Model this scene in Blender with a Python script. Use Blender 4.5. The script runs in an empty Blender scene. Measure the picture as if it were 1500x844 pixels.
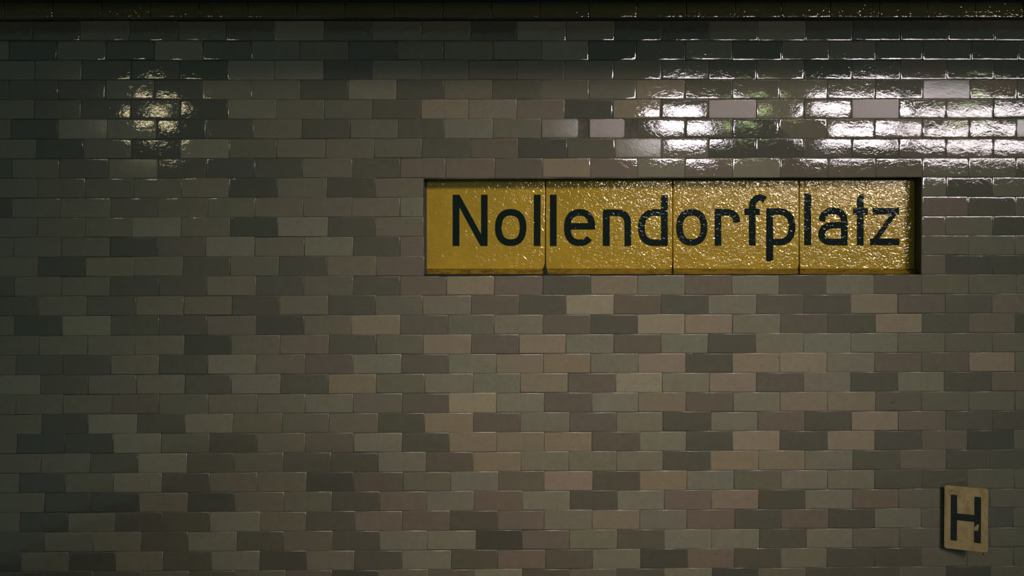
import bpy, math, random
import numpy as np
from mathutils import Matrix, Vector

rnd = random.Random(11)
scene = bpy.context.scene
col = scene.collection

# ------------------------------------------------------------------ camera
D = 4.28                      # distance of the camera from the tiled wall (wall face is y = 0)
CAM = np.array([0.0, -D, 1.6])
FPX = 2000.0
yaw, pitch, roll = math.radians(0.985), math.radians(1.824), math.radians(-0.26)
cy, sy, cp, sp, cr, sr = (math.cos(yaw), math.sin(yaw), math.cos(pitch),
                          math.sin(pitch), math.cos(roll), math.sin(roll))
FW = np.array([sy * cp, cy * cp, -sp])
R0 = np.array([cy, -sy, 0.0])
U0 = np.cross(R0, FW)
RT = cr * R0 + sr * U0
UP = -sr * R0 + cr * U0
cd = bpy.data.cameras.new('camera')
cd.sensor_width = 36.0
cd.lens = 36.0 * FPX / 1500.0
cam = bpy.data.objects.new('camera', cd)
col.objects.link(cam)
cam.matrix_world = Matrix(((RT[0], UP[0], -FW[0], CAM[0]), (RT[1], UP[1], -FW[1], CAM[1]),
                           (RT[2], UP[2], -FW[2], CAM[2]), (0, 0, 0, 1)))
scene.camera = cam


def at(x, y, Y=0.0):
    """The point of the plane y = Y that the photograph shows at pixel (x, y)."""
    d = FW + RT * ((x - 750.0) / FPX) - UP * ((y - 422.0) / FPX)
    return CAM + d * ((Y - CAM[1]) / d[1])


def mirrored(x, y, L):
    """Where a lamp L metres in front of the wall has to hang to be mirrored at pixel (x, y)."""
    w = at(x, y)
    k = (D + L) / D
    return np.array([CAM[0] + (w[0] - CAM[0]) * k, -L, CAM[2] + (w[2] - CAM[2]) * k])


# ------------------------------------------------------------------ world, lamps, exposure
vs = scene.view_settings
scene.display_settings.display_device = 'sRGB'
vs.view_transform = 'Standard'
vs.look = 'None'
vs.gamma = 1.0
vs.exposure = 0.0
vs.use_curve_mapping = False
world = bpy.data.worlds.new('world')
scene.world = world
world.use_nodes = True
bg = world.node_tree.nodes['Background']
bg.inputs[0].default_value = (0.092, 0.172, 0.152, 1)
bg.inputs[1].default_value = 1.0


def area(name, x0, y0, x1, y1, L, power, color):
    a, b = mirrored(x0, y0, L), mirrored(x1, y1, L)
    ld = bpy.data.lights.new(name, 'AREA')
    ld.shape = 'RECTANGLE'
    ld.size = abs(b[0] - a[0])
    ld.size_y = abs(b[2] - a[2])
    ld.energy = power * ld.size * ld.size_y
    ld.color = color
    o = bpy.data.objects.new(name, ld)
    o.location = (a + b) / 2
    o.rotation_euler = (math.pi / 2, 0, 0)
    col.objects.link(o)
    return o


# row of platform lamps behind the camera, seen only as reflections in the glaze
LL = 6.0
lamp_a = area('platform_lamp', 955, 160, 1050, 208, LL, 125, (1.0, 0.88, 0.93))
lamp_b = area('platform_lamp', 1195, 160, 1320, 208, LL, 125, (1.0, 0.88, 0.92))
lamp_c = area('platform_lamp', 1340, 172, 1700, 212, LL, 90, (1.0, 0.88, 0.91))
lamp_g = area('platform_lamp', 1085, 160, 1120, 186, LL, 40, (0.78, 1.0, 0.45))
lamp_g2 = area('platform_lamp', 1405, 146, 1440, 160, LL, 40, (0.8, 1.0, 0.45))
lamp_w = area('platform_lamp', 214, 156, 250, 188, LL, 62, (1.0, 0.86, 0.52))

# unseen spot added to make the pool of light, far behind and above the camera
sd = bpy.data.lights.new('added_pool_spot', 'SPOT')
sd.energy = 8300
sd.color = (1.0, 0.87, 0.80)
sd.shadow_soft_size = 1.2
sd.spot_size = math.radians(15.7)
sd.spot_blend = 1.0
so = bpy.data.objects.new('added_pool_spot', sd)
so.location = (4.2, -8.0, 4.5)
so.scale = (1.0, 0.68, 1.0)               # beam flattened to shape the pool of light
aim = at(900, 530)
so.rotation_euler = (Vector(aim) - Vector(so.location)).to_track_quat('-Z', 'Y').to_euler()
col.objects.link(so)


# ------------------------------------------------------------------ materials
def lin(c):
    return tuple(((v / 255.0) / 12.92 if v / 255.0 <= 0.04045 else ((v / 255.0 + 0.055) / 1.055) ** 2.4) for v in c)


class NT:
    def __init__(self, name):
        self.m = bpy.data.materials.new(name)
        self.m.use_nodes = True
        self.t = self.m.node_tree
        self.b = self.t.nodes['Principled BSDF']

    def n(self, kind, **kw):
        o = self.t.nodes.new(kind)
        for k, v in kw.items():
            setattr(o, k, v)
        return o

    def l(self, a, b):
        self.t.links.new(a, b)

    def val(self, sock, v):
        if hasattr(v, 'is_linked') or hasattr(v, 'links'):
            self.l(v, sock)
        else:
            sock.default_value = v

    def math(self, op, a, b=0.0, c=0.0):
        o = self.n('ShaderNodeMath', operation=op)
        self.val(o.inputs[0], a)
        self.val(o.inputs[1], b)
        self.val(o.inputs[2], c)
        return o.outputs[0]

    def noise(self, vec, scale, detail=2.0, rough=0.5, dist=0.0):
        o = self.n('ShaderNodeTexNoise')
        o.inputs['Scale'].default_value = scale
        o.inputs['Detail'].default_value = detail
        o.inputs['Roughness'].default_value = rough
        o.inputs['Distortion'].default_value = dist
        if vec is not None:
            self.l(vec, o.inputs['Vector'])
        return o.outputs[0]

    def vmul(self, vec, s):
        o = self.n('ShaderNodeVectorMath', operation='MULTIPLY')
        self.l(vec, o.inputs[0])
        o.inputs[1].default_value = s
        return o.outputs[0]

    def ramp(self, fac, stops):
        o = self.n('ShaderNodeValToRGB')
        e = o.color_ramp.elements
        while len(e) < len(stops):
            e.new(0.5)
        for i, (p, c) in enumerate(stops):
            e[i].position = p
            e[i].color = c if len(c) == 4 else (*c, 1)
        self.l(fac, o.inputs[0])
        return o.outputs[0]

    def mix(self, fac, a, b, mode='MIX'):
        o = self.n('ShaderNodeMix', data_type='RGBA', blend_type=mode)
        self.val(o.inputs['Factor'], fac)
        for s, v in ((o.inputs['A'], a), (o.inputs['B'], b)):
            if isinstance(v, tuple):
                s.default_value = v if len(v) == 4 else (*v, 1)
            else:
                self.l(v, s)
        return o.outputs['Result']

    def bump(self, height, distance=1.0, strength=1.0):
        o = self.n('ShaderNodeBump')
        o.inputs['Strength'].default_value = strength
        o.inputs['Distance'].default_value = distance
        self.l(height, o.inputs['Height'])
        self.l(o.outputs[0], self.b.inputs['Normal'])


def tile_material():
    M = NT('glazed_wall_tile')
    tint = M.n('ShaderNodeAttribute', attribute_name='tint').outputs['Color']
    sd_ = M.n('ShaderNodeAttribute', attribute_name='seed')
    sep = M.n('ShaderNodeSeparateColor')
    M.l(sd_.outputs['Color'], sep.inputs[0])
    gloss, grain, s3 = sep.outputs[0], sep.outputs[1], sep.outputs[2]
    geo = M.n('ShaderNodeNewGeometry').outputs['Position']
    off = M.n('ShaderNodeCombineXYZ')
    M.l(M.math('MULTIPLY', s3, 37.0), off.inputs[1])
    M.l(M.math('MULTIPLY', grain, 3.0), off.inputs[0])
    add = M.n('ShaderNodeVectorMath', operation='ADD')
    M.l(geo, add.inputs[0])
    M.l(off.outputs[0], add.inputs[1])
    v = add.outputs[0]
    vs_ = M.vmul(v, (1.0, 1.0, 1.6))
    big = M.noise(vs_, 16.0, 2.0, 0.45, 0.6)
    mid = M.noise(vs_, 60.0, 3.0, 0.5, 1.2)
    fine = M.noise(v, 420.0, 1.0, 0.5)
    h = M.math('MULTIPLY', big, 0.00026)
    h = M.math('MULTIPLY_ADD', mid, 0.00012, h)
    h = M.math('MULTIPLY_ADD', M.math('MULTIPLY', fine, grain), 0.00003, h)
    M.bump(h)
    mott = M.noise(v, 45.0, 4.0, 0.6)
    k = M.math('MULTIPLY_ADD', mott, 0.34, 0.83)
    speck = M.noise(v, 900.0, 1.0, 0.5)
    k = M.math('MULTIPLY', k, M.math('MULTIPLY_ADD', speck, 0.24, 0.88))
    kc = M.n('ShaderNodeCombineXYZ')
    for i in range(3):
        M.l(k, kc.inputs[i])
    c = M.mix(1.0, tint, kc.outputs[0], 'MULTIPLY')
    # a few tiny chips in the glaze
    ch = M.ramp(M.noise(v, 260.0, 0.0), [(0.0, (0, 0, 0)), (0.80, (0, 0, 0)), (0.84, (1, 1, 1))])
    M.l(M.mix(M.math('MULTIPLY', ch, 0.7), c, (0.03, 0.025, 0.02)), M.b.inputs['Base Color'])
    M.l(M.math('MULTIPLY_ADD', mott, 0.03, gloss), M.b.inputs['Roughness'])
    M.b.inputs['IOR'].default_value = 1.5
    return M.m


def grout_material():
    M = NT('joint_mortar')
    g = M.n('ShaderNodeNewGeometry').outputs['Position']
    a = M.noise(g, 6.0, 4.0, 0.65)
    M.l(M.ramp(a, [(0.30, (0.010, 0.009, 0.007)), (0.50, (0.035, 0.032, 0.024)), (0.68, (0.085, 0.078, 0.056))]),
        M.b.inputs['Base Color'])
    M.b.inputs['Roughness'].default_value = 0.9
    M.bump(M.noise(g, 500.0, 2.0), 0.0004)
    return M.m


def flat(name, c, rough=0.6, var=0.25, scale=30.0, spec=0.5, bump=0.0):
    M = NT(name)
    g = M.n('ShaderNodeNewGeometry').outputs['Position']
    a = M.noise(g, scale, 4.0, 0.6)
    lo = tuple(v * (1 - var) for v in c)
    hi = tuple(v * (1 + var) for v in c)
    M.l(M.ramp(a, [(0.3, lo), (0.7, hi)]), M.b.inputs['Base Color'])
    M.b.inputs['Roughness'].default_value = rough
    M.b.inputs['Specular IOR Level'].default_value = spec
    if bump:
        M.bump(M.noise(g, scale * 4, 3.0), bump)
    return M.m


def sign_glaze(name, base, dirty, h1=0.0011, h2=0.00135, rough=0.02):
    M = NT(name)
    g = M.n('ShaderNodeNewGeometry').outputs['Position']
    a = M.noise(g, 14.0, 3.0, 0.55)
    c = M.ramp(a, [(0.3, tuple(v * 0.88 for v in base)), (0.7, tuple(v * 1.1 for v in base))])
    if dirty:
        d = M.noise(M.vmul(g, (1.0, 1.0, 3.0)), 30.0, 5.0, 0.7)
        c = M.mix(M.ramp(d, [(0.46, (0, 0, 0)), (0.66, (0.8, 0.8, 0.8))]), c, (0.03, 0.022, 0.012))
    M.l(c, M.b.inputs['Base Color'])
    big = M.noise(M.vmul(g, (1, 1, 1.3)), 38.0, 1.0, 0.5, 0.5)
    mid = M.noise(M.vmul(g, (1, 1, 1.3)), 92.0, 1.0, 0.45, 0.9)
    h = M.math('MULTIPLY', big, h1)
    h = M.math('MULTIPLY_ADD', mid, h2, h)
    M.bump(h)
    M.b.inputs['Roughness'].default_value = rough
    ior = 1.72 if base[0] > 0.1 else 1.5         # lead glaze on the yellow panels
    M.b.inputs['Specular Tint'].default_value = (1.0, 0.86, 0.64, 1) if base[0] > 0.02 else (1, 1, 1, 1)
    M.b.inputs['IOR'].default_value = ior
    return M.m


def plate_material():
    M = NT('old_cream_enamel')
    g = M.n('ShaderNodeNewGeometry').outputs['Position']
    a = M.noise(M.vmul(g, (1, 1, 0.55)), 28.0, 5.0, 0.65, 1.2)
    c = M.ramp(a, [(0.25, (0.16, 0.108, 0.040)), (0.5, (0.30, 0.212, 0.094)), (0.75, (0.37, 0.275, 0.14))])
    s = M.ramp(M.noise(M.vmul(g, (1, 1, 0.4)), 90.0, 4.0, 0.7), [(0.62, (0, 0, 0)), (0.75, (0.5, 0.5, 0.5))])
    M.l(M.mix(s, c, (0.10, 0.06, 0.03)), M.b.inputs['Base Color'])
    M.b.inputs['Roughness'].default_value = 0.5
    M.bump(a, 0.0006)
    return M.m


MT = tile_material()
MG = grout_material()
MY = sign_glaze('yellow_sign_glaze', (0.265, 0.168, 0.013), False)
MYS = sign_glaze('dirty_yellow_glaze', (0.17, 0.105, 0.013), True)
MB = sign_glaze('black_sign_glaze', (0.004, 0.007, 0.006), False, 0.0003, 0.0004, 0.07)
MB.node_tree.nodes['Principled BSDF'].inputs['Specular IOR Level'].default_value = 0.3
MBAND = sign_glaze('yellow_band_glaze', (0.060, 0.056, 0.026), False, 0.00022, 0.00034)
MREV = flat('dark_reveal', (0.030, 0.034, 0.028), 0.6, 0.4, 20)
MGR = flat('black_grime_and_shade', (0.008, 0.009, 0.007), 0.85, 0.5, 80, 0.2)  # grime of the sign, and painted shade of the groove under the yellow course
MPL = plate_material()
MIRON = flat('rusty_black_iron', (0.014, 0.012, 0.010), 0.6, 0.5, 60, 0.4, 0.0004)
MPAINT = flat('black_paint', (0.010, 0.013, 0.011), 0.45, 0.3, 60)
MCON = flat('sooty_concrete', (0.045, 0.05, 0.045), 0.9, 0.3, 5, 0.2, 0.002)
MFL = flat('grey_floor', (0.12, 0.12, 0.11), 0.7, 0.3, 6, 0.3, 0.001)


# ------------------------------------------------------------------ mesh helpers
def link(name, verts, faces, mat, parent=None, smooth=False, mats=None):
    me = bpy.data.meshes.new(name)
    me.from_pydata([tuple(map(float, v)) for v in verts], [], faces)
    me.materials.append(mat)
    if smooth:
        me.polygons.foreach_set('use_smooth', [True] * len(me.polygons))
    me.update()
    o = bpy.data.objects.new(name, me)
    col.objects.link(o)
    if parent is not None:
        o.parent = parent
    return o


def put(o, label=None, cat=None, kind=None, group=None):
    for k, v in (('label', label), ('category', cat), ('kind', kind), ('group', group)):
        if v:
            o[k] = v
    return o


def box(x0, y0, z0, x1, y1, z1):
    v = [(x0, y0, z0), (x1, y0, z0), (x1, y1, z0), (x0, y1, z0), (x0, y0, z1), (x1, y0, z1), (x1, y1, z1), (x0, y1, z1)]
    return v, [(0, 3, 2, 1), (4, 5, 6, 7), (0, 1, 5, 4), (1, 2, 6, 5), (2, 3, 7, 6), (3, 0, 4, 7)]


def join(parts):
    V, F = [], []
    for v, f in parts:
        n = len(V)
        V += list(v)
        F += [tuple(i + n for i in q) for q in f]
    return V, F


# profile of a pressed tile: (inset, depth) from the back edge to the flat face
PROFILE = ((0.0, 0.0060), (0.0, 0.0012), (0.0008, 0.00025), (0.0013, 0.00018), (0.0045, 0.00005), (0.0065, 0.0))


def tile_mesh(c4, tilt=(0.0, 0.0), gap=0.00075, profile=PROFILE):
    """c4: the wall points of the tile's corners, lower left, lower right, upper right, upper left (x, z)."""
    cx = sum(c[0] for c in c4) / 4
    cz = sum(c[1] for c in c4) / 4
    sgn = ((1, 1), (-1, 1), (-1, -1), (1, -1))
    V, F = [], []
    for ins, dep in profile:
        for (x, z), (sx, sz) in zip(c4, sgn):
            px, pz = x + sx * (gap + ins), z + sz * (gap + ins)
            V.append((px - cx, dep + (px - cx) * tilt[0] + (pz - cz) * tilt[1], pz - cz))
    n = len(profile)
    for r in range(n - 1):
        for i in range(4):
            j = (i + 1) % 4
            F.append((r * 4 + i, r * 4 + j, r * 4 + 4 + j, r * 4 + 4 + i))
    F.append(tuple((n - 1) * 4 + i for i in range(4)))
    return (cx, cz), V, F


def paint(me, tints, seeds):
    """One colour and one seed per face."""
    for nm, data in (('tint', tints), ('seed', seeds)):
        a = me.attributes.new(nm, 'FLOAT_COLOR', 'CORNER')
        buf = np.ones((len(me.loops), 4), np.float32)
        i = 0
        for p, c in zip(me.polygons, data):
            buf[p.loop_start:p.loop_start + p.loop_total, :3] = c
        a.data.foreach_set('color', buf.ravel())


# ------------------------------------------------------------------ the tiled wall: layout read off the courses
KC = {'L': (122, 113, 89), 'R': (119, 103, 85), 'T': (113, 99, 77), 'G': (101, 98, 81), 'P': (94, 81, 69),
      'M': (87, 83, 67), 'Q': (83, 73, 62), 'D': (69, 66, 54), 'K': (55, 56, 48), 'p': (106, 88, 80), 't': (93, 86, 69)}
POOL = 1.05
KC = {k: tuple(v / POOL for v in lin(c)) for k, c in KC.items()}
for k_, c_ in KC.items():                    # glazes a little closer to one another in hue
    l_ = 0.3 * c_[0] + 0.59 * c_[1] + 0.11 * c_[2]
    c_ = tuple(0.68 * v + 0.32 * l_ * m for v, m in zip(c_, (1.12, 0.99, 0.74)))
    KC[k_] = tuple(0.80 * v + 0.20 * m for v, m in zip(c_, (0.113, 0.098, 0.070)))
ROWS = [
 ("48 117 189 261 331 402 474 545 617 689 757 829 900 969 1040 1110 1180 1249 1319 1389 1457", "DDMDMDGDMMKGMKKMGDKKDD"),
 ("13 83 155 226 297 368 439 510 581 650 722 793 862 932 1004 1073 1145 1215 1283 1352 1423 1492", "MKMDGDMQKMMMGKDMKMMDDKD"),
 ("51 120 192 263 333 402 474 545 617 686 757 827 899 969 1038 1108 1178 1248 1319 1387 1456", "MMDDKGGKMMQMMMMDMKDQDK"),
 ("13 85 155 226 296 367 440 510 581 650 721 791 863 932 1003 1073 1142 1212 1282 1352 1421 1490", "DDDMDTMDGDMDMMTDQMMDDPD"),
 ("50 119 192 263 333 405 475 545 617 686 757 827 898 968 1038 1108 1178 1248 1317 1386 1455", "MDDDKGMMDTGPKTDpGQpMGD"),
 ("16 85 157 229 298 370 442 513 583 651 722 793 863 933 1004 1073 1141 1211 1281 1351 1420 1489", "MKGGKDTDMDGMMpDDKMMPPM"),
 ("53 122 193 264 335 405 477 548 618 689 759 831 901 969 1038 1107 1177 1248 1317 1386 1455", "MKMKGMTTMDQKDGMKKDDQPP"),
 ("17 87 159 231 302 372 443 516 586 653 725 795 865 934 1003 1073 1143 1213 1283 1351 1419 1488", "DMQTDKDTDPPQTPGPGQQQMMD"),
 ("55 125 196 266 335 406 479 550 620|1351 1386 1454", "MMMMTKTDT|MKM"),
 ("17 88 162 232 304 373 444 515 586 620|1351 1418 1487", "KMMQMMTTTG|PDM"),
 ("55 125 193 265 337 407 480 550 620.5|1351 1385 1454", "MMMGTKGDT|QMK"),
 ("20 90 161 231 301 373 446 517 586 621|1350.5 1419 1487", "MMMKQGTGDP|MMM"),
 ("55 125 196 268 337 409 479 551 621.5|1350 1385 1454", "MKTMDMDTP|QKK"),
 ("21 90 161 233 303 375 445 517 586 654 724 795 865 934 1003 1072 1141 1210 1280 1350 1419 1489", "DMMDDTDMDPTPDTGPGQGQMMM"),
 ("56 127 199 269 340 409 481 550 619 690 760 829 899 968 1037 1108 1177 1246 1315 1385 1453", "DMDTTDTDMGQDLQDGQDTQDP"),
 ("21 91 162 233 303 375 445 515 586 656 724 795 865 934 1003 1073 1143 1212 1282 1351 1419 1487", "MKGDDPKTLQMGQDLRGQDRDPD"),
 ("57 128 197 270 339 410 482 551 620 690 760 829 899 968 1037 1107 1177 1246 1315 1384 1454", "MMTTKTPDMRQRGQGDGGGMMM"),
 ("23 92 162 233 304 375 447 517 588 657 727 796 865 935 1004 1015 1073 1142 1211 1281 1350 1419 1487", "MDDTDGTQGQGTTGRDDRRGPQRM"),
 ("59 129 200 271 339 411 481 551 622 693 762 832 902 970 1039 1108 1177 1246 1315 1383 1452", "GDMTDGDLMGGTQLGRQGDGDP"),
 ("23 92 164 233 305 377 447 517 589 657 727 797 867 935 1005 1074 1143 1212 1282 1350 1419 1487", "MMMQMTTGTQLGQGTQGRTQMMM"),
 ("61 129 201 271 341 413 482 554 622 693 762 834 903 971 1041 1110 1179 1247 1316 1385 1454", "MKGDGTMTDTQGQGDGPDRPDD"),
 ("25 95 166 236 307 376 447 518 589 658 727 797 867 937 1005 1073 1142 1212 1281 1350 1417 1485", "MKKGMDTQGDTTTQGDRDRDPKM"),
 ("60 132 202 274 343 415 485 554 624 693 763 833 903 971 1041 1111 1179 1249 1318 1386 1450", "MMDGDMDDGQTGGGDTTGDPDD"),
 ("28 95 166 237 307 377 449 518 590 660 730 797 868 937 1006 1075 1144 1212 1281 1351 1417 1486", "MKMGDTTKQMGMRDTGMGGDDMM"),
 ("65 134 204 275 344 416 486 556 625 694 765 835 904 973 1042 1111 1179 1249 1316 1384 1450", "MKKTKTMDPGPGDGPRDGPMMM"),
 ("29 99 169 238 307 381 449 520 589 659 729 797 867 937 1006 1076 1144 1214 1281 1349 1416 1484", "MKMDDGTDPPDPGTGPDPDGMDM"),
 ("65 136 207 275 347 415 487 556 626 697 764 834 904 973 1042 1112 1181 1249 1318 1385 1450", "DMTDGDMDGGKPGDGGDGMMMM"),
 ("31 101 169 239 310 380 449 519 589 661 729 799 868 938 1007 1075 1144 1211 1281 1349 1417 1485", "KMKTDGKTDGDPDGKPDGDDMMM"),
 ("65 136 207 277 346 418 486 554 627 695 765 834 903 973 1043 1110 1180 1248 1317 1386 1451", "KKDMDMQKMQGDMDGKMDDMKM"),
]
NR = 37                                      # courses down to the floor
X0, X1 = -420.0, 1920.0                      # the wall goes on past the frame at both sides
SIGN_X0, SIGN_X1 = 621.0, 1350.5


def row_y(i, x):
    t = x / 1500.0
    y = (30.6 + 28.84 * i) * (1 - t) + (30.9 + 28.53 * i) * t
    return y


def wx(x, y):
    p = at(x, y)
    return p[0], p[2]


def lamp_tilt(x, y, tx, ty):
    """Tilt of a tile laid a little askew, so that the lamp mirrored at (tx, ty) on a true wall shows at (x, y)."""
    w = at(x, y)
    P = mirrored(tx, ty, LL)
    a = CAM - w
    b = P - w
    n = a / np.linalg.norm(a) + b / np.linalg.norm(b)
    n = n / -n[1]
    return (n[0], n[2])                      # surface y = tilt.x * x + tilt.z * z


# tiles laid askew: (course, x inside the tile) -> the point of the lamp row they mirror
ASKEW = {
    (5, 1175): (1130, 246), (6, 1142): (1140, 240), (6, 1285): (1285, 218), (4, 1350): (1350, 170),
    (4, 1420): (1425, 166), (5, 830): (905, 190), (5, 895): (985, 190), (4, 1210): (1232, 186),
}

tiles = []                                   # (in frame, rank, corners, code, tilt, gap)


def add_course(i, joints, codes):
    for k in range(len(codes)):
        xa, xb = joints[k], joints[k + 1]
        if xb - xa < 4:
            continue
        ya0, yb0, ya1, yb1 = row_y(i, xa), row_y(i, xb), row_y(i + 1, xa), row_y(i + 1, xb)
        ja, jb = rnd.gauss(0, .25), rnd.gauss(0, .25)
        c4 = [wx(xa, ya1 + ja), wx(xb, yb1 + ja), wx(xb, yb0 + jb), wx(xa, ya0 + jb)]
        mx, my = (xa + xb) / 2, (ya0 + yb1) / 2
        tilt = (rnd.gauss(0, 0.0022), rnd.gauss(0, 0.0034))
        for (r, ax), (tx, ty) in ASKEW.items():
            if r == i and xa < ax < xb:
                tilt = lamp_tilt(mx, my, tx, ty)
        code = codes[k]
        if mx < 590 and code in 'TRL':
            code = 't' if code in 'TR' else 'T'     # left of the sign the warm codes take a darker tint
        whole = xa >= 0 and xb <= 1500 and ya0 >= 0 and yb1 <= 844 and xb - xa > 55
        inframe = xb > 0 and xa < 1500 and ya0 < 844
        gap = 0.00035 + 0.0005 * rnd.random()
        if rnd.random() < 0.16:
            gap += 0.0006                            # mortar fallen out round this tile
        rank = math.hypot((mx - 870) * 0.62, my - 400)
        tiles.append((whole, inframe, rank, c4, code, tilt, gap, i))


def spread(j, lo, hi):
    j = list(j)
    while j[0] > lo:
        j.insert(0, j[0] - 71.0)
    while j[-1] < hi:
        j.append(j[-1] + 69.5)
    return j


COMMON = 'MMGTDKQPGTMD'
for i in range(NR):
    if i < len(ROWS):
        js, cs = ROWS[i]
        if '|' in js:
            (jl, jr), (cl, crr) = js.split('|'), cs.split('|')
            jl = [float(v) for v in jl.split()]
            jr = [float(v) for v in jr.split()]
            fl = spread(jl, X0, -1e9)
            cl = ''.join(rnd.choice(COMMON) for _ in range(len(fl) - 1 - len(cl))) + cl
            add_course(i, fl, cl)
            fr = spread(jr, 1e9, X1)
            crr = crr + ''.join(rnd.choice(COMMON) for _ in range(len(fr) - 1 - len(crr)))
            add_course(i, fr, crr)
            continue
        j = [float(v) for v in js.split()]
        full = spread(j, X0, X1)
        nl = 0
        q = j[0]
        while q > X0:
            q -= 71.0
            nl += 1
        pre = ''.join(rnd.choice(COMMON) for _ in range(nl - 1))
        post_n = len(full) - 1 - (nl - 1) - len(cs)
        cs = pre + cs + ''.join(rnd.choice(COMMON) for _ in range(max(0, post_n)))
        add_course(i, full, cs)
    else:
        j = [30.0 + (35 if i % 2 == 0 else 0)]
        full = spread(j, X0, X1)
        add_course(i, full, ''.join(rnd.choice(COMMON) for _ in range(len(full) - 1)))

# mortar bed with the niche of the sign cut into it
NICHE = 0.070
a, b = at(SIGN_X0, 262.2), at(1350.2, 404.8)
hx0, hx1, hz1, hz0 = a[0], b[0], a[2], b[2]
wl, wr = at(X0, 400)[0], at(X1, 400)[0]
zt, yg, yb = 2.60, 0.0013, 0.35
V = [(wl, yg, 0), (wr, yg, 0), (wr, yg, zt), (wl, yg, zt), (hx0, yg, hz0), (hx1, yg, hz0), (hx1, yg, hz1), (hx0, yg, hz1),
     (wl, yb, 0), (wr, yb, 0), (wr, yb, zt), (wl, yb, zt)]
yn = NICHE + 0.03
V += [(hx0, yn, hz0), (hx1, yn, hz0), (hx1, yn, hz1), (hx0, yn, hz1)]
F = [(0, 1, 5, 4), (1, 2, 6, 5), (2, 3, 7, 6), (3, 0, 4, 7), (4, 5, 13, 12), (5, 6, 14, 13), (6, 7, 15, 14), (7, 4, 12, 15),
     (12, 13, 14, 15), (8, 11, 10, 9), (0, 8, 9, 1), (2, 10, 11, 3), (0, 3, 11, 8), (1, 9, 10, 2)]
wall = put(link('wall_back', V, F, MG), 'station wall of mottled grey, olive and mauve glazed tiles in running bond', 'wall', 'structure')

order = sorted([t for t in tiles if t[0]], key=lambda t: t[2])
single = set(id(t) for t in order[:300])


def tile_attr(code):
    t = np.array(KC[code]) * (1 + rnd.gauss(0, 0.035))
    t = t * np.array([1 + rnd.gauss(0, .012), 1, 1 + rnd.gauss(0, .02)])
    if code == 'p':
        g = 0.26
    else:
        g = 0.008 + 0.03 * rnd.random() + (0.12 if rnd.random() < 0.07 else 0)
    return t, (g, rnd.random() ** 3, rnd.random())


def ring_seeds(seed, n):
    # the glaze is thin and dull on the sharp outer arris
    return [(0.6, seed[1], seed[2])] * 4 + [(0.5, seed[1], seed[2])] * 4 + [(0.2, seed[1], seed[2])] * 4 + [seed] * (n - 12)


fv, ff, ft, fs = [], [], [], []
for t in tiles:
    (cx, cz), v, f = tile_mesh(t[3], t[5], t[6])
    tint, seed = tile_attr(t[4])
    if id(t) in single:
        o = link('tile', v, f, MT, wall, True)
        o.location = (cx, 0, cz)
        paint(o.data, [tint] * len(f), ring_seeds(seed, len(f)))
    else:
        n = len(fv)
        fv += [(p[0] + cx, p[1], p[2] + cz) for p in v]
        ff += [tuple(q + n for q in face) for face in f]
        ft += [tint] * len(f)
        fs += ring_seeds(seed, len(f))
o = link('tile_field', fv, ff, MT, wall, True)
paint(o.data, ft, fs)
o['kind'] = 'stuff'

# ------------------------------------------------------------------ yellow course at the top, painted shadow joint, soffit, floor
ya, yb_ = at(700, 2.0)[2], at(700, 26.2)[2]
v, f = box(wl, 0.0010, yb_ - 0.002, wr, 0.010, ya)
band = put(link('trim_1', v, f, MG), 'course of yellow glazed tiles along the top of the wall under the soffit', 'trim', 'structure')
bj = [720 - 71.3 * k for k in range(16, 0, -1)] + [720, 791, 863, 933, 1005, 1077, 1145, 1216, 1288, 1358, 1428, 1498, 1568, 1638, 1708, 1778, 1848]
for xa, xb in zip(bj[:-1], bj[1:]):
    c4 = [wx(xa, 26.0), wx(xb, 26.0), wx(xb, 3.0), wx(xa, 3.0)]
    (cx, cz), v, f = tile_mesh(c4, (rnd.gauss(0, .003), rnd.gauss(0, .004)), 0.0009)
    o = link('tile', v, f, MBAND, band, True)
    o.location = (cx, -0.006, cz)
v, f = box(wl, 0.0008, at(700, 31.2)[2], wr, 0.006, yb_ - 0.002)
put(link('groove_shade_strip', v, f, MGR), 'black strip with painted groove shade under the yellow tile course', 'trim', 'structure')  # flat strip, the shade of the groove is put into its black colour
v, f = box(wl, -0.62, ya, wr, 0.0009, ya + 0.55)
put(link('ceiling', v, f, MCON), 'dark concrete soffit running along above the yellow tiles', 'ceiling', 'structure')
v, f = box(wl, -7.0, -0.2, wr, 0.35, 0.0)
put(link('floor', v, f, MFL), 'grey station floor below the tiled wall', 'floor', 'structure')

# ------------------------------------------------------------------ station sign in its niche
sign = bpy.data.objects.new('station_sign', None)
col.objects.link(sign)
sign.location = at(985, 333, NICHE)
put(sign, 'long yellow glazed station sign reading Nollendorfplatz set into the tiled wall', 'sign')
SO = np.array(sign.location)
PT = 0.012                                   # the panels are 12 mm thick, their face lies at y = NICHE


def sp_(x, y, Y=NICHE):
    return at(x, y, Y) - SO


def slab(pix, y_face, thick, inset=0.0):
    """Prism with a polygon of pixels as its face (given clockwise in the picture)."""
    n = len(pix)
    fr = [sp_(x, y, y_face) for x, y in pix]
    bk = [p + np.array([0, thick, 0]) for p in fr]
    F = [tuple(range(n))[::-1], tuple(range(n, 2 * n))]
    for i in range(n):
        j = (i + 1) % n
        F.append((i, j, n + j, n + i))
    return fr + bk, F


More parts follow.
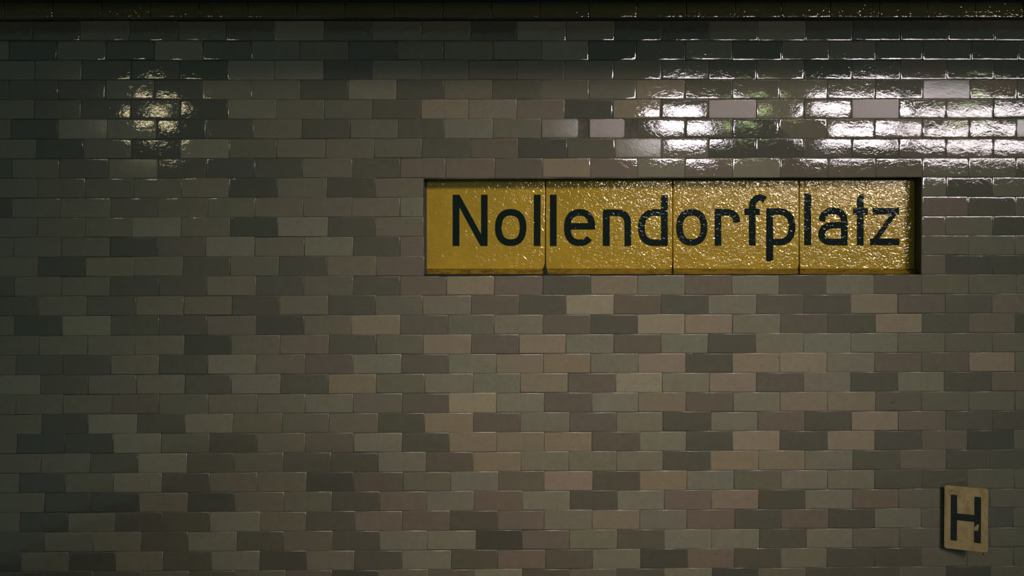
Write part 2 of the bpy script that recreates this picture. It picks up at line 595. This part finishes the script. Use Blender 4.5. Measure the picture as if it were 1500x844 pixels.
PX = [(624.5, 798.4), (799.6, 985.0), (986.0, 1170.2), (1171.2, 1341.0)]
panels = []
for k, (xa, xb) in enumerate(PX):
    P = []
    c4 = [sp_(xa, 394.3), sp_(xb, 394.3), sp_(xb, 263.0), sp_(xa, 263.0)]
    pf = ((0.0, PT), (0.0, 0.0016), (0.0008, 0.0005), (0.0022, 0.0001), (0.004, 0.0))
    (cx, cz), v, f = tile_mesh([(c[0], c[2]) for c in c4], (0, 0), 0.0, pf)
    v = [(p[0] + cx, p[1], p[2] + cz) for p in v]
    o = link('panel', v, f, MY, sign, True)
    panels.append(o)
    # sloping sill at the panel's foot
    w = 0.028
    tl, tr = sp_(xa, 394.5, NICHE), sp_(xb, 394.5, NICHE)
    bl, br = sp_(xa, 402.8, NICHE - w), sp_(xb, 402.8, NICHE - w)
    dn = np.array([0, 0.0, -0.004])
    bk = np.array([0, w + 0.01, 0])
    vv = [tl, tr, br, bl, bl + dn, br + dn, br + dn + bk, bl + dn + bk, tl + np.array([0, .01, 0]), tr + np.array([0, .01, 0])]
    ffs = [(0, 3, 2, 1), (3, 4, 5, 2), (4, 7, 6, 5), (7, 8, 9, 6), (8, 0, 1, 9), (0, 8, 7, 4, 3), (1, 2, 5, 6, 9)]
    s = link('sill', vv, ffs, MYS, o)
    s['label'] = 'dirty yellow sloping sill'


def ribbon(path, w, close=False):
    """Polygon strip of width w along a path of pixels; returns pairs (left, right)."""
    p = [np.array(q, float) for q in path]
    n = len(p)
    L, R = [], []
    for i in range(n):
        a = p[i - 1] if (i > 0 or close) else p[i]
        b = p[(i + 1) % n] if (i < n - 1 or close) else p[i]
        t = (b - a) / max(1e-9, np.linalg.norm(b - a))
        m = np.array([-t[1], t[0]]) * w / 2
        if 0 < i < n - 1 or close:
            e = (p[i] - a)
            e = e / max(1e-9, np.linalg.norm(e))
            c = max(0.5, abs(np.dot(e, t)))
            m = m / c
        L.append(p[i] + m)
        R.append(p[i] - m)
    return L, R


def ribbon_prism(path, w, close=False, yf=None, th=0.0012, loc=sp_):
    L, R = ribbon(path, w, close)
    n = len(L)
    yf = NICHE - 0.0011 if yf is None else yf
    V = []
    for l, r in zip(L, R):
        a, b = loc(l[0], l[1], yf), loc(r[0], r[1], yf)
        V += [a, b, b + np.array([0, th, 0]), a + np.array([0, th, 0])]
    F = []
    m = n if close else n - 1
    for i in range(m):
        j = (i + 1) % n
        for q in range(4):
            q2 = (q + 1) % 4
            F.append((i * 4 + q, i * 4 + q2, j * 4 + q2, j * 4 + q))
    if not close:
        F += [(3, 2, 1, 0), ((n - 1) * 4, (n - 1) * 4 + 1, (n - 1) * 4 + 2, (n - 1) * 4 + 3)]
    return V, F


def oval(cx, cy, rx, ry, a0=0.0, a1=360.0, n=36, e=2.35):
    out = []
    for i in range(n + (0 if a1 - a0 == 360 else 1)):
        t = math.radians(a0 + (a1 - a0) * i / n)
        c, s = math.cos(t), math.sin(t)
        out.append((cx + rx * math.copysign(abs(c) ** (2 / e), c), cy - ry * math.copysign(abs(s) ** (2 / e), s)))
    return out


def rect(xa, ya, xb, yb):
    return [(xa, ya), (xb, ya), (xb, yb), (xa, yb)]


def poly(pix):
    return slab(pix, NICHE - 0.0011, 0.0012)


def letters():
    W = 9.8
    yield 'N', 0, [poly(rect(663.1, 285.3, 673.1, 360.5)), poly(rect(704.8, 285.3, 714.3, 360.5)),
                   poly([(663.1, 285.3), (673.1, 285.3), (714.3, 360.5), (704.0, 360.5)])]
    yield 'o', 0, [ribbon_prism(oval(748.2, 333.3, 18.1, 22.3), W, True)]
    yield 'l', 0, [poly(rect(782.1, 285.2, 791.9, 360.5))]
    yield 'l', 1, [poly(rect(805.6, 285.0, 815.5, 360.6))]
    yield 'e', 1, [ribbon_prism(oval(849.1, 333.4, 18.0, 22.3, -2, 320, 34), W), poly(rect(832.5, 326.8, 872.0, 336.4))]
    yield 'n', 1, [poly(rect(883.2, 306.9, 893.2, 360.5)),
                   ribbon_prism([(886, 311.7), (905, 311.7), (909, 312.0), (913, 313.6), (916.5, 316.4), (918.8, 320.4), (919.7, 325.5), (919.7, 360.5)], W)]
    yield 'd', 1, [poly(rect(968.4, 285.6, 978.3, 360.5)),
                   ribbon_prism([(974, 311.4), (957, 311.4), (951, 312.4), (945.5, 316), (941.5, 322), (939.7, 330), (939.7, 338),
                                 (941.7, 346), (945.8, 351.6), (951, 354.8), (957, 355.7), (974, 355.7)], W)]
    yield 'o', 2, [ribbon_prism(oval(1013.4, 333.1, 18.0, 22.2), W, True)]
    yield 'r', 2, [poly(rect(1046.9, 306.0, 1056.7, 360.2)),
                   ribbon_prism([(1050, 311.2), (1066, 311.2), (1070.5, 311.8), (1074.6, 314), (1077.6, 317.6), (1079.0, 321.5), (1079.2, 326.2)], W)]
    yield 'f', 2, [ribbon_prism([(1102.0, 360.0), (1102.0, 303.0), (1102.6, 298.5), (1104.8, 294.0), (1108.6, 290.4), (1113, 289.0), (1117, 290.0), (1120.9, 293.2)], W),
                   poly(rect(1090.6, 305.5, 1113.0, 315.3))]
    yield 'p', 2, [poly([(1122.5, 305.0), (1132.5, 305.0), (1132.7, 381.0), (1129, 383.4), (1122.3, 382.2)]),
                   ribbon_prism([(1127, 309.9), (1142, 309.9), (1148, 310.8), (1154, 314.2), (1158.3, 320.0), (1160.3, 328), (1160.3, 337),
                                 (1158.3, 345), (1154, 350.8), (1148, 354), (1142, 354.8), (1127, 354.8)], W)]
    yield 'l', 3, [poly(rect(1178.1, 283.2, 1188.4, 359.4))]
    yield 'a', 3, [ribbon_prism([(1236.9, 359.6), (1236.9, 324), (1235.6, 317.2), (1232.0, 312.4), (1227.0, 309.7), (1220.5, 308.9), (1213.5, 310.0),
                                 (1208, 313.4), (1204.8, 318.4), (1203.6, 324.2)], W),
                   ribbon_prism([(1237, 330), (1219, 330), (1212.5, 331.2), (1207, 334.8), (1204.0, 339.5), (1203.6, 345), (1206, 350),
                                 (1211, 353.6), (1217.5, 354.8), (1237, 354.8)], W)]
    yield 't', 3, [poly([(1255.4, 291.0), (1258.5, 286.0), (1265.2, 282.4), (1265.2, 359.5), (1255.4, 359.5)]),
                   poly(rect(1249.9, 304.8, 1271.5, 315.2))]
    yield 'z', 3, [poly(rect(1278.0, 304.4, 1317.2, 314.6)), poly(rect(1274.8, 349.4, 1317.6, 359.4)),
                   poly([(1304.6, 314.0), (1309, 304.6), (1317.3, 304.6), (1316.0, 311), (1287.6, 350), (1287.0, 359.4), (1274.8, 359.4), (1276.6, 353)])]


for ch, k, parts in letters():
    v, f = join([([p - np.array([0, 0.00012 * q, 0]) for p in pv], pf_) for q, (pv, pf_) in enumerate(parts)])
    o = link('letter', v, f, MB, panels[k])
    o['label'] = 'black glazed letter ' + ch

# dark iron edging between panel and niche, and the grime that has run down the joints
v, f = join([slab(rect(620.8, 262.4, 625.0, 404.6), NICHE - 0.010, 0.030), slab(rect(1340.8, 262.4, 1345.0, 404.6), NICHE - 0.006, 0.030),
             slab(rect(621.3, 260.8, 1345.0, 263.2), NICHE - 0.010, 0.030)])
put(link('edging', v, f, MIRON, sign), 'blackened iron edging')
v, f = slab(rect(621.0, 401.9, 1350.0, 405.6), 0.0006, NICHE + 0.01)
put(link('ledge', v, f, MGR, sign), 'black grimy ledge of the niche')
# reveal on the right, in shade
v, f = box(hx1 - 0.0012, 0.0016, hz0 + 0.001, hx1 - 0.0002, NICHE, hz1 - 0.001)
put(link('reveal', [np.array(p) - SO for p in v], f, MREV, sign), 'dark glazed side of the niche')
gp = []
for x, top, wd in ((799.0, 370, 3.4), (985.5, 384, 1.3), (1170.7, 384, 1.3)):
    pl = [(x - .45, top), (x + .45, top), (x + .6, top + (402 - top) * .5), (x + wd * .5, 393), (x + wd, 400), (x + wd * 2.2, 403.4),
          (x - wd * 2.2, 403.4), (x - wd, 400), (x - wd * .5, 393), (x - .6, top + (402 - top) * .5)]
    gp.append([(a, b) for a, b in pl])
parts = []
for pl in gp:
    # the run follows the panel face and then the slope of the sill
    fr = [sp_(a, b, (NICHE - 0.0006) if b <= 394.4 else NICHE - 0.0006 - 0.028 * (b - 394.4) / 8.4) for a, b in pl]
    n = len(fr)
    v, f = (fr + [p + np.array([0, .0005, 0]) for p in fr], [tuple(range(n))[::-1], tuple(range(n, 2 * n))] + [(i, (i + 1) % n, n + (i + 1) % n, n + i) for i in range(n)])
    put(link('grime', v, f, MGR, sign), 'black grime run down a panel joint')

# ------------------------------------------------------------------ the small board with an H, swung out from the wall on the right
board = bpy.data.objects.new('stop_board', None)
col.objects.link(board)
put(board, 'small cream enamel board with a black H, swung out from the tiles', 'sign')
Y0 = -0.020
A = at(1383.6, 711.0, Y0)
lo, hi = 0.0, 0.2
for _ in range(40):
    m = (lo + hi) / 2
    if at(1447.2, 716.4, Y0 - m)[2] > A[2]:
        hi = m
    else:
        lo = m
dY = min(max(lo, 0.03), 0.09)
B = at(1447.2, 716.4, Y0 - dY)
Cc = at(1383.0, 803.0, Y0)
A = np.array(A)
ux = np.array([B[0] - A[0], B[1] - A[1], 0.0])
PW = np.linalg.norm(ux)
ux /= PW
PH = A[2] - Cc[2]
nrm = np.array([ux[1], -ux[0], 0.0])
nrm = nrm if nrm[1] < 0 else -nrm
board.location = A - np.array([0, 0, PH])
BO = np.array(board.location)


def bp(u, v, d=0.0):
    """u along the board, v up from its foot, d towards the viewer."""
    return ux * u + np.array([0, 0, v]) + nrm * d


def prism_on_board(pts, d0, d1):
    n = len(pts)
    V = [bp(u, v, d1) for u, v in pts] + [bp(u, v, d0) for u, v in pts]
    F = [tuple(range(n)), tuple(range(n, 2 * n))[::-1]] + [(i, n + i, n + (i + 1) % n, (i + 1) % n) for i in range(n)]
    return V, F


def rounded(w, h, r, n=6):
    out = []
    for cx, cy_, a0 in ((w - r, h - r, 0), (r, h - r, 90), (r, r, 180), (w - r, r, 270)):
        for i in range(n + 1):
            t = math.radians(a0 + 90 * i / n)
            out.append((cx + r * math.cos(t), cy_ + r * math.sin(t)))
    return out


v, f = prism_on_board(rounded(PW, PH, 0.0085), -0.003, 0.0)
link('plate', v, f, MPL, board)
u0, u1, u2, u3 = PW * 0.148, PW * 0.298, PW * 0.694, PW * 0.848
va, vb = PH * 0.135, PH * 0.862
h0, h1 = PH * 0.462, PH * 0.572
v, f = prism_on_board([(u0, va), (u1, va), (u1, h0), (u2, h0), (u2, va), (u3, va), (u3, vb), (u2, vb), (u2, h1), (u1, h1), (u1, vb), (u0, vb)], 0.0, 0.0005)
put(link('letter', v, f, MPAINT, board), 'black painted letter H')
v, f = prism_on_board([(u2 - .001, PH * .325), (u2 + PW * .09, PH * .33), (u2 + PW * .10, PH * .40), (u2 + PW * .115, PH * .43), (u2 + PW * .07, PH * .425), (u2 + PW * .015, PH * .385)], 0.0003, 0.0008)
put(link('chip', v, f, MPL, board), 'patch where the black paint has flaked off')
# bracket: flat irons from the wall to the back of the plate
wy = -BO[1]
parts = []
for zz in (0.012, PH - 0.03):
    vv, fq = box(0.012, 0.002, zz - 0.010, 0.040, wy + 0.0002, zz + 0.006)
    put(link('bracket', vv, fq, MIRON, board), 'blackened iron stub of the bracket')
    q0, q1 = bp(0.0, zz - 0.008, -0.0031), bp(PW * 0.92, zz - 0.008, -0.0031)
    t = np.array([0, 0.004, 0])
    hgt = np.array([0, 0, 0.014])
    vv = [q0, q1, q1 + t, q0 + t, q0 + hgt, q1 + hgt, q1 + t + hgt, q0 + t + hgt]
    put(link('bracket_bar', vv, [(0, 3, 2, 1), (4, 5, 6, 7), (0, 1, 5, 4), (1, 2, 6, 5), (2, 3, 7, 6), (3, 0, 4, 7)], MIRON, board),
        'blackened flat iron behind the plate')
q = bp(PW * 0.90, -0.004, -0.004)
v, f = [], []
for k in range(2):
    for i in range(8):
        t = math.tau * i / 8
        v.append(q + np.array([0.003 * math.cos(t) * (1 - .6 * k), 0.003 * math.sin(t) * (1 - .6 * k), 0.008 - 0.014 * k]))
f = [tuple(range(8)), tuple(range(8, 16))[::-1]] + [(i, 8 + i, 8 + (i + 1) % 8, (i + 1) % 8) for i in range(8)]
put(link('bolt', v, f, MIRON, board), 'dark bolt end under the plate')

# outward normals everywhere
import bmesh
for o in col.objects:
    if o.type == 'MESH':
        bm = bmesh.new()
        bm.from_mesh(o.data)
        bmesh.ops.recalc_face_normals(bm, faces=bm.faces)
        bm.to_mesh(o.data)
        bm.free()
